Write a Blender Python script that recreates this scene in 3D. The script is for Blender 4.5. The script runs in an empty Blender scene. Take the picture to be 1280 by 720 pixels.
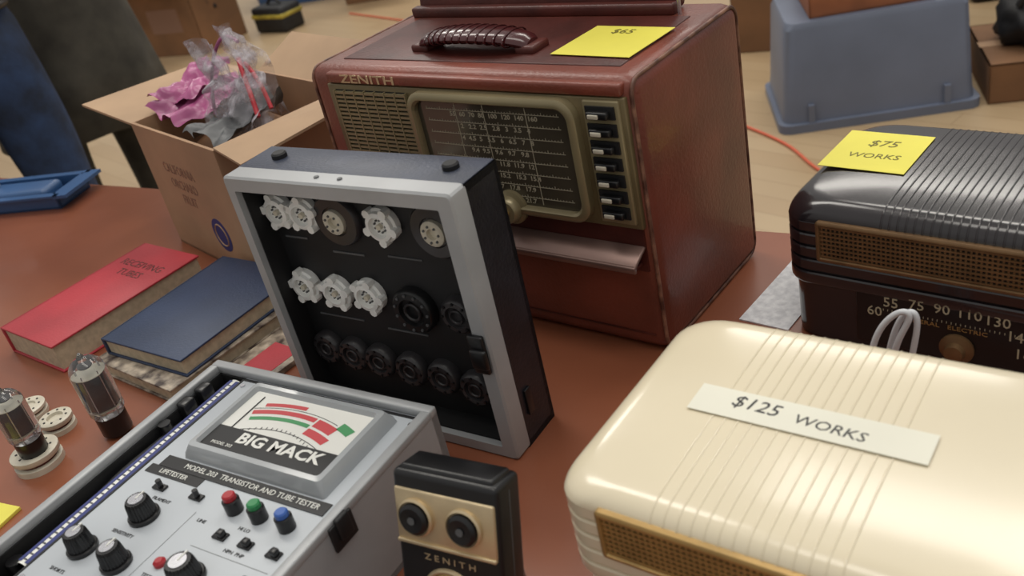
import bpy, bmesh, math, random
from mathutils import Vector, Matrix, noise
random.seed(7)
TZ=0.75
SC=bpy.context.scene
COL=bpy.context.collection
# ---------------------------------------------------------------- materials
def lin(c):
    o=[]
    for v in c:
        v=v/255.0
        o.append(v/12.92 if v<=0.04045 else ((v+0.055)/1.055)**2.4)
    return (o[0],o[1],o[2],1.0)
def mat(name,rgb,rough=0.5,metal=0.0,var=0.0,vscale=8.0,bump=0.0,bscale=60.0,trans=0.0,coat=0.0,alpha=1.0,rgb2=None,spec=0.5,detail=4.0):
    m=bpy.data.materials.new(name); m.use_nodes=True
    nt=m.node_tree; b=nt.nodes['Principled BSDF']
    b.inputs['Base Color'].default_value=lin(rgb)
    b.inputs['Roughness'].default_value=rough
    b.inputs['Metallic'].default_value=metal
    b.inputs['Transmission Weight'].default_value=trans
    b.inputs['Coat Weight'].default_value=coat
    b.inputs['Coat Roughness'].default_value=0.1
    b.inputs['Alpha'].default_value=alpha
    b.inputs['Specular IOR Level'].default_value=spec
    if var>0 or bump>0 or rgb2:
        tc=nt.nodes.new('ShaderNodeTexCoord')
    if var>0 or rgb2:
        n=nt.nodes.new('ShaderNodeTexNoise'); n.inputs['Scale'].default_value=vscale; n.inputs['Detail'].default_value=detail
        nt.links.new(tc.outputs['Object'],n.inputs['Vector'])
        r=nt.nodes.new('ShaderNodeValToRGB')
        r.color_ramp.elements[0].position=0.35; r.color_ramp.elements[1].position=0.68
        r.color_ramp.elements[0].color=lin(tuple(max(0,v*(1-var)) for v in rgb))
        r.color_ramp.elements[1].color=lin(rgb2) if rgb2 else lin(tuple(min(255,v*(1+var)) for v in rgb))
        nt.links.new(n.outputs['Fac'],r.inputs['Fac']); nt.links.new(r.outputs['Color'],b.inputs['Base Color'])
    if bump>0:
        n2=nt.nodes.new('ShaderNodeTexNoise'); n2.inputs['Scale'].default_value=bscale; n2.inputs['Detail'].default_value=3
        nt.links.new(tc.outputs['Object'],n2.inputs['Vector'])
        bp=nt.nodes.new('ShaderNodeBump'); bp.inputs['Strength'].default_value=bump; bp.inputs['Distance'].default_value=0.002
        nt.links.new(n2.outputs['Fac'],bp.inputs['Height']); nt.links.new(bp.outputs['Normal'],b.inputs['Normal'])
    return m
M={}
M['leather']=mat('red_brown_leather',(116,58,44),0.38,var=0.14,vscale=9,bump=0.3,bscale=260,coat=0.12)
M['leather_edge']=mat('worn_leather_edge',(118,66,52),0.42,var=0.35,vscale=60,rgb2=(156,112,90))
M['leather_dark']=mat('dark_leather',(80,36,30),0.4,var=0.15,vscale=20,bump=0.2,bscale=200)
M['olive']=mat('olive_gold_paint',(114,101,72),0.38,metal=0.2,var=0.08,vscale=20)
M['olive_l']=mat('olive_gold_bright',(144,132,101),0.3,metal=0.3,var=0.06)
M['brass']=mat('brass',(200,170,112),0.28,metal=0.7,var=0.08,vscale=30)
M['palebrass']=mat('pale_brass',(212,192,156),0.3,metal=0.6,var=0.06,vscale=30)
M['gold']=mat('gold_grille',(178,146,92),0.35,metal=0.5,var=0.08,vscale=30)
M['bronze']=mat('bronze_grille',(124,96,66),0.4,metal=0.45,var=0.1,vscale=30)
M['dial']=mat('dial_glass',(72,66,55),0.12,var=0.12,vscale=12,coat=0.8)
M['dial_ink']=mat('dial_ink',(176,168,146),0.5)
M['cream_ink']=mat('cream_ink',(186,178,150),0.5)
M['black']=mat('black_plastic',(20,20,22),0.3,var=0.15,vscale=20)
M['blackmat']=mat('black_matte',(22,22,24),0.6,var=0.2,vscale=20)
M['ring']=mat('dark_grey_bakelite',(50,48,50),0.3,var=0.15,vscale=30)
M['vinyl']=mat('black_vinyl',(28,29,35),0.36,var=0.15,vscale=40,bump=0.3,bscale=300)
M['slate']=mat('slate_vinyl',(62,68,84),0.4,var=0.1,vscale=20,bump=0.2,bscale=300)
M['alu']=mat('grey_aluminium',(170,172,174),0.4,metal=0.12,var=0.05,vscale=10)
M['panel']=mat('pale_grey_panel',(190,196,202),0.4,var=0.03,vscale=6)
M['white']=mat('white_ceramic',(240,240,236),0.35,var=0.04,vscale=40)
M['offwhite']=mat('offwhite_bakelite',(205,198,180),0.4,var=0.06,vscale=40)
M['grey']=mat('grey_plastic',(88,90,92),0.45,var=0.1,vscale=30)
M['silver']=mat('silver_metal',(200,200,205),0.22,metal=0.9)
M['red']=mat('red_plastic',(168,32,42),0.35)
M['green']=mat('green_plastic',(40,132,76),0.35)
M['blue']=mat('blue_plastic',(50,92,168),0.35)
M['redink']=mat('red_ink',(200,66,72),0.5)
M['greenink']=mat('green_ink',(66,148,92),0.5)
M['paper']=mat('white_paper',(232,232,226),0.6,var=0.02)
M['note']=mat('yellow_note',(236,226,92),0.6,var=0.02,vscale=12)
M['ink']=mat('marker_ink',(40,40,42),0.6)
M['olive_ink']=mat('faded_marker_ink',(120,112,44),0.6)
M['tape']=mat('masking_tape_label',(232,230,214),0.6,var=0.02)
M['cream']=mat('cream_bakelite',(228,216,188),0.2,var=0.02,vscale=6,coat=0.4)
M['brown']=mat('dark_brown_bakelite',(36,30,33),0.2,var=0.12,vscale=10,coat=0.5)
M['glass']=mat('tube_glass',(232,235,236),0.03,trans=0.95)
M['getter']=mat('tube_getter',(62,62,66),0.3,metal=0.6,var=0.2,vscale=60)
M['redbook']=mat('red_book_cloth',(174,52,62),0.5,var=0.06,vscale=10,bump=0.2,bscale=300)
M['bluebook']=mat('blue_book_cloth',(44,58,86),0.5,var=0.08,vscale=10,bump=0.2,bscale=300)
M['pages']=mat('book_pages',(190,176,150),0.7,var=0.06,vscale=120)
M['patbook']=mat('patterned_cover',(120,90,78),0.5,var=0.5,vscale=55,rgb2=(200,185,165))
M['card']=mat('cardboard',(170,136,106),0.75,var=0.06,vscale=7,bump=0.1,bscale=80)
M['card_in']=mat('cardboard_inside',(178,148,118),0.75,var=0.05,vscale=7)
M['card_d']=mat('cardboard_dark_brown',(120,85,56),0.75,var=0.08,vscale=5)  # darker brown cardboard colour for cartons, radio backs and box fill
M['cardink']=mat('cardboard_print',(132,100,82),0.7)
M['cardblue']=mat('cardboard_blue_print',(48,52,110),0.7)
M['pinkbag']=mat('pink_plastic_bag',(170,88,134),0.3,var=0.2,vscale=12,bump=0.4,bscale=30)
M['redpl']=mat('red_zip',(190,44,58),0.35)
M['jeans']=mat('blue_denim',(32,50,80),0.8,var=0.25,vscale=14,bump=0.5,bscale=120)
M['trouser']=mat('olive_coat_cloth',(62,60,54),0.85,var=0.2,vscale=10,bump=0.4,bscale=60)
M['shirt']=mat('navy_shirt',(40,48,70),0.8,var=0.15,vscale=8)
M['skin']=mat('skin',(205,155,130),0.5,var=0.05,vscale=20)
M['hair']=mat('grey_hair',(90,80,72),0.7,var=0.3,vscale=60)
M['shoe']=mat('shoe_leather',(40,32,28),0.4)
M['bluepl']=mat('blue_tray_plastic',(50,84,128),0.4,var=0.06)
M['tote']=mat('blue_grey_tote_plastic',(102,110,128),0.45,var=0.06,vscale=3)
M['cordred']=mat('red_orange_cord',(206,96,66),0.5)
M['orangebox']=mat('orange_brown_card',(150,92,60),0.7,var=.1)
M['cordwhite']=mat('white_cord',(208,210,214),0.45)
M['wood']=mat('pale_wood',(160,120,78),0.5,var=0.1,vscale=6)
M['yellow']=mat('yellow_plastic',(170,154,60),0.5,var=0.2,vscale=8)
M['bezel']=mat('smoky_clear_bezel',(168,172,175),0.15,var=.04,coat=.5)
M['indigo']=mat('indigo_ink',(48,58,120),.5)
M['flapmetal']=mat('flap_bronze_metal',(128,102,94),0.3,metal=0.4,var=.1)
M['handle']=mat('maroon_handle',(66,22,24),0.2,var=.15,coat=.5)
M['news']=mat('printed_paper',(214,214,218),.6,var=.06,vscale=120,rgb2=(234,234,236))
def bagmat(name,tint,f):
    m=bpy.data.materials.new(name); m.use_nodes=True; nt=m.node_tree
    b=nt.nodes['Principled BSDF']; b.inputs['Base Color'].default_value=lin(tint); b.inputs['Roughness'].default_value=0.16
    tc=nt.nodes.new('ShaderNodeTexCoord'); n=nt.nodes.new('ShaderNodeTexNoise'); n.inputs['Scale'].default_value=22; n.inputs['Detail'].default_value=5; n.inputs['Distortion'].default_value=1.5
    nt.links.new(tc.outputs['Object'],n.inputs['Vector'])
    r=nt.nodes.new('ShaderNodeMapRange'); r.inputs['From Min'].default_value=0.42; r.inputs['From Max'].default_value=0.66
    r.inputs['To Min'].default_value=f*0.4; r.inputs['To Max'].default_value=min(1,f*1.9)
    nt.links.new(n.outputs['Fac'],r.inputs['Value']); nt.links.new(r.outputs[0],b.inputs['Alpha'])
    bp=nt.nodes.new('ShaderNodeBump'); bp.inputs['Strength'].default_value=0.9; bp.inputs['Distance'].default_value=0.015
    nt.links.new(n.outputs['Fac'],bp.inputs['Height']); nt.links.new(bp.outputs['Normal'],b.inputs['Normal'])
    return m
M['bag']=bagmat('clear_plastic_bag',(202,198,206),0.44)
M['table']=mat('red_brown_table_laminate',(136,78,54),0.34,var=0.08,vscale=3,rgb2=(148,88,62),coat=0.15,bump=0.08,bscale=40)
def floormat():
    m=bpy.data.materials.new('pale_wood_floor'); m.use_nodes=True; nt=m.node_tree; b=nt.nodes['Principled BSDF']
    tc=nt.nodes.new('ShaderNodeTexCoord'); mp=nt.nodes.new('ShaderNodeMapping'); mp.inputs['Rotation'].default_value=(0,0,math.radians(52))
    nt.links.new(tc.outputs['Object'],mp.inputs['Vector'])
    br=nt.nodes.new('ShaderNodeTexBrick'); br.inputs['Scale'].default_value=1.0
    br.inputs['Brick Width'].default_value=1.2; br.inputs['Row Height'].default_value=0.09; br.inputs['Mortar Size'].default_value=0.0015
    br.inputs['Color1'].default_value=lin((186,162,128)); br.inputs['Color2'].default_value=lin((178,152,118)); br.inputs['Mortar'].default_value=lin((158,132,100))
    nt.links.new(mp.outputs[0],br.inputs['Vector'])
    n=nt.nodes.new('ShaderNodeTexNoise'); n.inputs['Scale'].default_value=2.0
    nt.links.new(tc.outputs['Object'],n.inputs['Vector'])
    mx=nt.nodes.new('ShaderNodeMixRGB'); mx.blend_type='MULTIPLY'; mx.inputs[0].default_value=0.2
    nt.links.new(br.outputs['Color'],mx.inputs[1]); nt.links.new(n.outputs['Fac'],mx.inputs[2]); nt.links.new(mx.outputs[0],b.inputs['Base Color'])
    b.inputs['Roughness'].default_value=0.35
    return m
M['floor']=floormat()
# ---------------------------------------------------------------- mesh helpers (cm)
def grp(name,x,y,z=TZ,yaw=0):
    e=bpy.data.objects.new(name,None); e.empty_display_size=0.05
    e.location=(x,y,z); e.rotation_euler=(0,0,math.radians(yaw)); COL.objects.link(e); return e
def fin(p,name,bm,m,loc=(0,0,0),rot=(0,0,0),smooth=False,ang=40):
    for v in bm.verts: v.co*=0.01
    me=bpy.data.meshes.new(name); bmesh.ops.recalc_face_normals(bm,faces=bm.faces[:])
    bm.to_mesh(me); bm.free()
    o=bpy.data.objects.new(name,me); COL.objects.link(o)
    o.parent=p; o.location=[c*0.01 for c in loc]; o.rotation_euler=[math.radians(a) for a in rot]
    if m: me.materials.append(M[m] if isinstance(m,str) else m)
    if smooth:
        for f in me.polygons: f.use_smooth=True
        try: me.set_sharp_from_angle(angle=math.radians(ang))
        except Exception: pass
    return o
def bbox(bm,x0,x1,y0,y1,z0,z1):
    vs=[bm.verts.new((x,y,z)) for z in (z0,z1) for y in (y0,y1) for x in (x0,x1)]
    for f in ((0,2,3,1),(4,5,7,6),(0,1,5,4),(2,6,7,3),(0,4,6,2),(1,3,7,5)): bm.faces.new([vs[i] for i in f])
def box(p,name,x0,x1,y0,y1,z0,z1,m,bev=0,seg=2,loc=(0,0,0),rot=(0,0,0)):
    bm=bmesh.new(); bbox(bm,x0,x1,y0,y1,z0,z1)
    if bev>0: bmesh.ops.bevel(bm,geom=bm.edges[:]+bm.verts[:],offset=bev,segments=seg,profile=0.5,affect='EDGES')
    return fin(p,name,bm,m,loc,rot,smooth=bev>0,ang=50)
def boxes(p,name,lst,m,loc=(0,0,0),rot=(0,0,0)):
    bm=bmesh.new()
    for b in lst: bbox(bm,*b)
    return fin(p,name,bm,m,loc,rot)
AX={'x':Matrix.Rotation(math.pi/2,4,'Y'),'y':Matrix.Rotation(math.pi/2,4,'X'),'z':Matrix.Identity(4)}
def rev(p,name,prof,m,c=(0,0,0),axis='z',seg=28,cap=True,smooth=True,rot=None,bm0=None):
    bm=bmesh.new() if bm0 is None else bm0
    rings=[]; R=AX[axis]
    for r,h in prof:
        rings.append([bm.verts.new(R@Vector((r*math.cos(2*math.pi*i/seg),r*math.sin(2*math.pi*i/seg),h))+(Vector(c) if bm0 is not None else Vector())) for i in range(seg)])
    for a,b in zip(rings,rings[1:]):
        for i in range(seg): bm.faces.new((a[i],a[(i+1)%seg],b[(i+1)%seg],b[i]))
    if cap:
        bm.faces.new(rings[0]); bm.faces.new(rings[-1])
    if bm0 is not None: return
    return fin(p,name,bm,m,c,rot or (0,0,0),smooth=smooth)
def cyl(p,name,c,r,h,m,axis='z',seg=28,bev=0.0):
    pr=[(r,0),(r,h-bev),(r-bev,h)] if bev>0 else [(r,0),(r,h)]
    return rev(p,name,pr,m,c,axis,seg)
def torus(p,name,c,R,r,m,axis='z',seg=32,sr=8):
    pr=[(R+r*math.cos(2*math.pi*k/sr),r*math.sin(2*math.pi*k/sr)) for k in range(sr+1)]
    return rev(p,name,pr,m,c,axis,seg,cap=False)
def tube(p,name,pts,r,m,cyclic=False,smooth=True):
    cu=bpy.data.curves.new(name,'CURVE'); cu.dimensions='3D'; cu.bevel_depth=r*0.01; cu.bevel_resolution=3; cu.use_fill_caps=True
    s=cu.splines.new('NURBS' if smooth else 'POLY'); s.points.add(len(pts)-1)
    for q,v in zip(s.points,pts): q.co=(v[0]*.01,v[1]*.01,v[2]*.01,1)
    if smooth: s.order_u=4 if len(pts)>=4 else len(pts); s.use_endpoint_u=not cyclic; s.resolution_u=6
    s.use_cyclic_u=cyclic
    o=bpy.data.objects.new(name,cu); COL.objects.link(o)
    dg=bpy.context.evaluated_depsgraph_get(); me=bpy.data.meshes.new_from_object(o.evaluated_get(dg)); me.name=name
    bpy.data.objects.remove(o); bpy.data.curves.remove(cu)
    o=bpy.data.objects.new(name,me); COL.objects.link(o); o.parent=p
    me.materials.clear(); me.materials.append(M[m]); 
    for f in me.polygons: f.use_smooth=True
    return o
def text(p,name,s,loc,size,m,rot=(90,0,0),ext=0.02,align='CENTER',sx=1.0,bold=0.0,shear=0):
    cu=bpy.data.curves.new(name,'FONT'); cu.body=s; cu.size=size*.01; cu.extrude=ext*.01; cu.align_x=align; cu.align_y='CENTER'; cu.resolution_u=2
    cu.offset=bold*.01; cu.shear=shear
    o=bpy.data.objects.new(name,cu); COL.objects.link(o)
    dg=bpy.context.evaluated_depsgraph_get(); me=bpy.data.meshes.new_from_object(o.evaluated_get(dg)); me.name=name
    bpy.data.objects.remove(o); bpy.data.curves.remove(cu)
    for v in me.vertices: v.co.x*=sx
    o=bpy.data.objects.new(name,me); COL.objects.link(o); o.parent=p
    o.location=[c*.01 for c in loc]; o.rotation_euler=[math.radians(a) for a in rot]
    me.materials.clear(); me.materials.append(M[m]); return o
def rrect(x0,x1,y0,y1,r,n=6):
    pts=[]
    for cx,cy,a0 in ((x1-r,y0+r,-90),(x1-r,y1-r,0),(x0+r,y1-r,90),(x0+r,y0+r,180)):
        for i in range(n+1):
            a=math.radians(a0+90*i/n); pts.append((cx+r*math.cos(a),cy+r*math.sin(a)))
    return pts
def loft(p,name,rings,m,cap=True,smooth=True,loc=(0,0,0),rot=(0,0,0),ang=40):
    bm=bmesh.new(); V=[[bm.verts.new(q) for q in r] for r in rings]; n=len(V[0])
    for a,b in zip(V,V[1:]):
        for i in range(n): bm.faces.new((a[i],a[(i+1)%n],b[(i+1)%n],b[i]))
    if cap: bm.faces.new(V[0]); bm.faces.new(V[-1])
    return fin(p,name,bm,m,loc,rot,smooth,ang)
def framexz(p,name,x0,x1,z0,z1,wd,y0,y1,m,r=0.8,ri=0.5):
    o=rrect(x0,x1,z0,z1,r); i=rrect(x0+wd,x1-wd,z0+wd,z1-wd,ri); c=wd*0.35
    o2=rrect(x0+c,x1-c,z0+c,z1-c,max(r-c,.1))
    rings=[[(a,y1,b) for a,b in o],[(a,y0+c*.8,b) for a,b in o],[(a,y0,b) for a,b in o2],[(a,y0,b) for a,b in rrect(x0+wd*.8,x1-wd*.8,z0+wd*.8,z1-wd*.8,ri)],[(a,y0+.25,b) for a,b in i],[(a,y1,b) for a,b in i]]
    return loft(p,name,rings,m,cap=False)
def quad(p,name,pts,m,th=0.03,loc=(0,0,0)):
    bm=bmesh.new(); a=[bm.verts.new(q) for q in pts]; f=bm.faces.new(a)
    r=bmesh.ops.extrude_face_region(bm,geom=[f]); 
    bm.normal_update(); nv=f.normal.copy()
    for v in r['geom']:
        if isinstance(v,bmesh.types.BMVert): v.co+=nv*th
    return fin(p,name,bm,m,loc)

# ================================================================ FLOOR + TABLE
bm=bmesh.new(); bbox(bm,-1200,1200,-500,1600,-10,0); fl=fin(None,'floor',bm,'floor')
yawT=-36.4; tx,ty=math.cos(math.radians(yawT)),math.sin(math.radians(yawT)); nx,ny=-ty,tx
bk=.33*nx+.985*ny
def TP(s,d): return (tx*s+nx*d, ty*s+ny*d)
x,y=TP(-2.35,bk-.92)
T=grp('folding_table',x,y,0,yawT)
box(T,'table_top',0,330,0,92,71.5,75,'table',bev=.5)
boxes(T,'apron',[(4,326,4,6,66,71.5),(4,326,86,88,66,71.5),(4,6,4,88,66,71.5),(324,326,4,88,66,71.5)],'blackmat')
for i,(a,b) in enumerate(((8,10),(8,82),(165,10),(165,82),(322,10),(322,82))): cyl(T,'leg_%d'%i,(a,b,0),1.5,66,'grey')

# ================================================================ PORTABLE SHORTWAVE RADIO
Z=grp('portable_shortwave_radio',-.171,1.089,TZ,-43.3)
DZ=21.9
box(Z,'case',0,43.2,0,DZ,0,29.7,'leather',bev=1.5,seg=5)
for nm,xx in (('left',0.35),('right',42.85)):
    pr=[(a,b) for a,b in rrect(.3,DZ-.3,.3,29.4,1.5)]
    tube(Z,'piping_'+nm,[(xx,a,b) for a,b in pr],.2,'leather_edge',cyclic=True,smooth=False)
box(Z,'top_band',3.5,42.2,-.5,.6,28.1,29.3,'leather',bev=.25)
text(Z,'maker_lettering','ZENITH',(10.1,-.53,28.68),1.3,'palebrass',sx=1.85,bold=.02)
box(Z,'face_panel',3.2,42.4,-.35,.5,14.6,28.0,'olive',bev=.15)
box(Z,'grille_back',4.4,15.4,-.42,-.3,15.4,27.4,'blackmat')
boxes(Z,'grille_slats',[(4.4,15.4,-.75,-.4,15.5+k*.5,15.5+k*.5+.27) for k in range(24)]+[(4.4+j*1.57,4.4+j*1.57+.16,-.8,-.4,15.4,27.4) for j in range(8)],'olive_l')
zt,zb=27.9,15.0
framexz(Z,'dial_bezel',16.0,37.3,zb,zt,.95,-1.5,-.3,'olive_l',r=2.0,ri=1.3)
loft(Z,'dial_glass',[[(a,-.55,b) for a,b in rrect(16.8,36.5,zb+.7,zt-.7,1.2)],[(a,-.75,b) for a,b in rrect(16.8,36.5,zb+.7,zt-.7,1.2)]],'dial',smooth=False)
L=[]
for k in range(8):
    zz=26.0-k*1.3; L.append((18.2,35.2,-.78,-.75,zz-.03,zz+.03))
    for j in range(46):
        xx=18.3+j*.37; L.append((xx,xx+.05,-.78,-.75,zz,zz+(.28 if j%5==0 else .14)))
boxes(Z,'dial_scale_lines',L,'dial_ink')
rows=['55  60  70  80  100  120  140  160','2   2.2  2.5   2.8   3   3.5   4','4  4.5  5   5.5   6   6.5   7   8','9.4  9.5   9.6   9.7   9.8','11.6  11.7  11.8  11.9  12','15.0  15.1   15.2   15.3  15.4','17.6  17.7   17.8   17.9','21.4  21.5  21.6  21.7']
for k,s in enumerate(rows): text(Z,'dial_numbers_%d'%k,s,(27,-.77,26.0-k*1.3-.42),.7,'dial_ink',sx=1.15,bold=.01)
boxes(Z,'dial_dividers',[(22.2,22.28,-.79,-.76,16.2,26.8),(25.9,25.98,-.79,-.76,16.2,26.8),(31.2,31.28,-.79,-.76,16.2,26.8)],'dial_ink')
rev(Z,'tuning_knob',[(1.9,0),(1.9,.5),(1.5,.7),(1.4,1.4),(1.2,1.6),(.5,1.65),(.01,1.5)],'olive_l',(27.2,-.7,15.6),'y')
cyl(Z,'tuning_knob_hub',(27.2,-2.3,15.6),.55,.2,'brass','y')
rev(Z,'volume_knob',[(1.5,0),(1.4,1.1),(1.1,1.4),(.01,1.3)],'olive_l',(9,-.3,13.8),'y')
box(Z,'button_column',38.0,41.9,-.7,-.2,15.2,27.8,'olive_l',bev=.15)
for k in range(7):
    zz=26.7-k*1.7
    box(Z,'button_slot_%d'%k,38.4,41.5,-.9,-.6,zz-.62,zz+.62,'blackmat')
    box(Z,'push_button_%d'%k,38.8,41.1,-1.6,-.8,zz-.42,zz+.3,'black',bev=.15)
    box(Z,'button_cap_%d'%k,39.1,40.2,-1.75,-1.55,zz-.28,zz+.12,'offwhite',bev=.05)
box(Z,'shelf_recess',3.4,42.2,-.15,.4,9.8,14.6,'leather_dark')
box(Z,'accessory_flap',3.6,42.2,-2.6,0,-.2,.2,'flapmetal',bev=.15,loc=(0,-.1,12.6),rot=(26,0,0))
box(Z,'flap_lip',3.6,42.2,-.25,.15,-.7,.1,'flapmetal',bev=.12,loc=(0,-2.4,11.55),rot=(10,0,0))
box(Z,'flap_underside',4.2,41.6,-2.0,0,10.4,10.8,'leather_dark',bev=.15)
box(Z,'bottom_seam',1.5,41.8,-.12,.2,2.0,2.15,'leather_dark')
hc=(20.6,6.6)
N=28; rings=[]
def hp(t): return (hc[0]-7.4+14.8*t, hc[1]-.6*math.sin(math.pi*t), 30.2+1.4*math.sin(math.pi*t)**.5)
for i in range(N+1):
    t=i/N; hx,hy,h=hp(t); w=1.2+.9*math.sin(math.pi*t)**.6; th=.75
    rings.append([(hx,hy+w*math.cos(a),h+th*math.sin(a)) for a in [2*math.pi*k/14 for k in range(14)]])
loft(Z,'carry_handle',rings,'handle')
for k in range(11):
    t=.14+.72*k/10; hx,hy,h=hp(t)
    torus(Z,'handle_rib_%d'%k,(hx,hy,h),1.9,.12,'handle','x',20,6).scale=(1,1.1,.41)
for s in (-1,1): box(Z,'handle_mount',hc[0]+s*7.2-1.2,hc[0]+s*7.2+1.2,hc[1]-1.5,hc[1]+1.5,29.6,30.6,'leather_dark',bev=.3)
box(Z,'top_inset',3.5,40.5,2.8,16.6,29.55,29.82,'leather_dark',bev=.12)
box(Z,'front_cover',1.8,38.2,0,2.0,0,21,'leather_dark',bev=.6,seg=3,loc=(0,18.2,30.1),rot=(-14,0,0))
box(Z,'cover_hinge_rail',1.8,38.4,16.9,18.3,29.6,30.9,'leather_dark',bev=.3)
cyl(Z,'cover_stay_rod',(38.9,17.3,29.6),.22,9,'silver')
boxes(Z,'price_note',[(0,9.3,0,8.2,0,.04)],'note',loc=(31.2,4.9,29.95),rot=(0,0,-3))
text(Z,'price_note_writing','$65',(35.8,11.3,30.02),1.7,'olive_ink',rot=(0,0,-3),ext=.005)

# ================================================================ TUBE TESTER LID
Q=grp('tube_tester_lid',-.241,.851,TZ,-38.5)
W,D,H=26.8,6.9,27.6
boxes(Q,'shell',[(0,.7,2.0,D,0,H),(W-.7,W,2.0,D,0,H),(0,W,2.0,D,0,.7),(0,W,2.0,D,H-.7,H),(0,W,D-.5,D,0,H)],'vinyl')
box(Q,'top_cover',.1,W-.1,2.1,D-.1,H-.05,H+.12,'slate',bev=.05)
rx0,rx1,rz0,rz1=1.1,W-1.5,1.3,H-1.35
rings=[[(a,2.1,b) for a,b in rrect(-.08,W+.08,-.0,H+.14,.5,3)],[(a,.2,b) for a,b in rrect(-.08,W+.08,-.0,H+.14,.5,3)],[(a,0,b) for a,b in rrect(.12,W-.12,.2,H-.06,.4,3)],[(a,0,b) for a,b in rrect(rx0,rx1,rz0,rz1,.15,3)],[(a,.8,b) for a,b in rrect(rx0,rx1,rz0,rz1,.15,3)]]
loft(Q,'aluminium_rim',rings,'alu',cap=False,ang=30)
boxes(Q,'inner_liner',[(.8,rx0,.7,3.6,1,H-1),(rx1,W-.8,.7,3.6,1,H-1),(1,W-1,.7,3.6,.8,rz0),(1,W-1,.7,3.6,rz1,H-.9)],'blackmat')
box(Q,'socket_panel',.8,W-.8,3.2,3.7,.8,H-.8,'blackmat')
def socket(p,i,cx,cz,kind):
    y=3.2
    if kind=='w':
        rev(p,'socket_%d_body'%i,[(1.75,0),(1.75,.6),(1.5,.75),(1.45,1.1),(1.05,1.2),(1.0,.7),(.01,.7)],'white',(cx,y,cz),'y',24)
        bm=bmesh.new()
        for k in range(5):
            a=k*2*math.pi/5+.5+i; rev(None,'',[(.45,.3),(.45,1.15)],None,(cx+1.6*math.cos(a),y,cz+1.6*math.sin(a)),'y',8,bm0=bm)
        fin(p,'socket_%d_lugs'%i,bm,'white')
        bm=bmesh.new()
        for k in range(9):
            a=k*2*math.pi/9; rev(None,'',[(.1,.6),(.1,.9)],None,(cx+.62*math.cos(a),y-.0,cz+.62*math.sin(a)),'y',6,bm0=bm)
        fin(p,'socket_%d_pins'%i,bm,'grey')
        cyl(p,'socket_%d_hub'%i,(cx,y-.6,cz),.28,.5,'offwhite','y',12)
    elif kind=='bw':
        rev(p,'socket_%d_ring'%i,[(2.7,0),(2.7,.5),(2.5,.75),(1.5,.8),(1.4,.6),(.01,.6)],'ring',(cx,y,cz),'y',28)
        rev(p,'socket_%d_core'%i,[(1.25,.5),(1.25,1.0),(1.0,1.15),(.55,1.1),(.5,.7),(.01,.7)],'offwhite',(cx,y,cz),'y',20)
        bm=bmesh.new()
        for k in range(7):
            a=k*2*math.pi/7; rev(None,'',[(.12,1.0),(.12,1.25)],None,(cx+.8*math.cos(a),y,cz+.8*math.sin(a)),'y',6,bm0=bm)
        fin(p,'socket_%d_pins'%i,bm,'grey')
    else:
        r=2.4 if kind=='b' else 1.85
        rev(p,'socket_%d_ring'%i,[(r,0),(r,.8),(r-.25,1.1),(r*.62,1.15),(r*.58,.75),(.01,.75)],'black' if kind=='b' else 'ring',(cx,y,cz),'y',28)
        bm=bmesh.new(); n=11 if kind=='b' else 8
        for k in range(n):
            a=k*2*math.pi/n; rev(None,'',[(.15,.9),(.15,1.25)],None,(cx+r*.8*math.cos(a),y,cz+r*.8*math.sin(a)),'y',8,bm0=bm)
        fin(p,'socket_%d_contacts'%i,bm,'grey' if kind=='b' else 'black')
        torus(p,'socket_%d_hub'%i,(cx,y-1.0,cz),r*.36,.13,'ring','y',16,6)
S=[(2.9,22.9,'w'),(6.3,22.9,'w'),(10.3,22.5,'bw'),(15.9,22.6,'w'),(21.9,22.5,'bw'),(2.9,14.4,'w'),(7.1,14.2,'w'),(11.4,14.4,'w'),(16.8,13.6,'b'),(22.0,13.9,'k'),
   (3.0,6.8,'k'),(6.6,6.6,'k'),(10.1,6.4,'k'),(14.0,6.1,'k'),(18.0,6.0,'k'),(21.8,5.5,'k')]
for i,(a,b,k) in enumerate(S): socket(Q,i,a,b,k)
boxes(Q,'panel_label_strips',[(2,5,3.1,3.2,19.7,19.9),(8,12,3.1,3.2,18.6,18.8),(15,19,3.1,3.2,18.9,19.05),(3,9,3.1,3.2,10.7,10.85),(12,17,3.1,3.2,10.3,10.45)],'grey')
boxes(Q,'red_wires',[(8.6,8.8,2.9,3.15,20,21.5),(5.0,5.2,2.9,3.15,12,13.4)],'red')
box(Q,'latch_plate',24.9,26.5,-.45,.05,10.2,14.2,'black',bev=.15)
box(Q,'latch_hasp',25.1,26.8,-.9,-.4,11.0,13.0,'black',bev=.2)
for i,xx in enumerate((3.4,23.8)): cyl(Q,'rubber_foot_%d'%i,(xx,4.6,H+.1),.75,.55,'blackmat',bev=.15)
for i,xx in enumerate((11.3,14.1)): cyl(Q,'rivet_%d'%i,(xx,1.2,H+.13),.25,.12,'grey',seg=12)
box(Q,'side_hinge',W,W+.25,3.0,3.9,3.2,6.0,'black',bev=.05)

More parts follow.
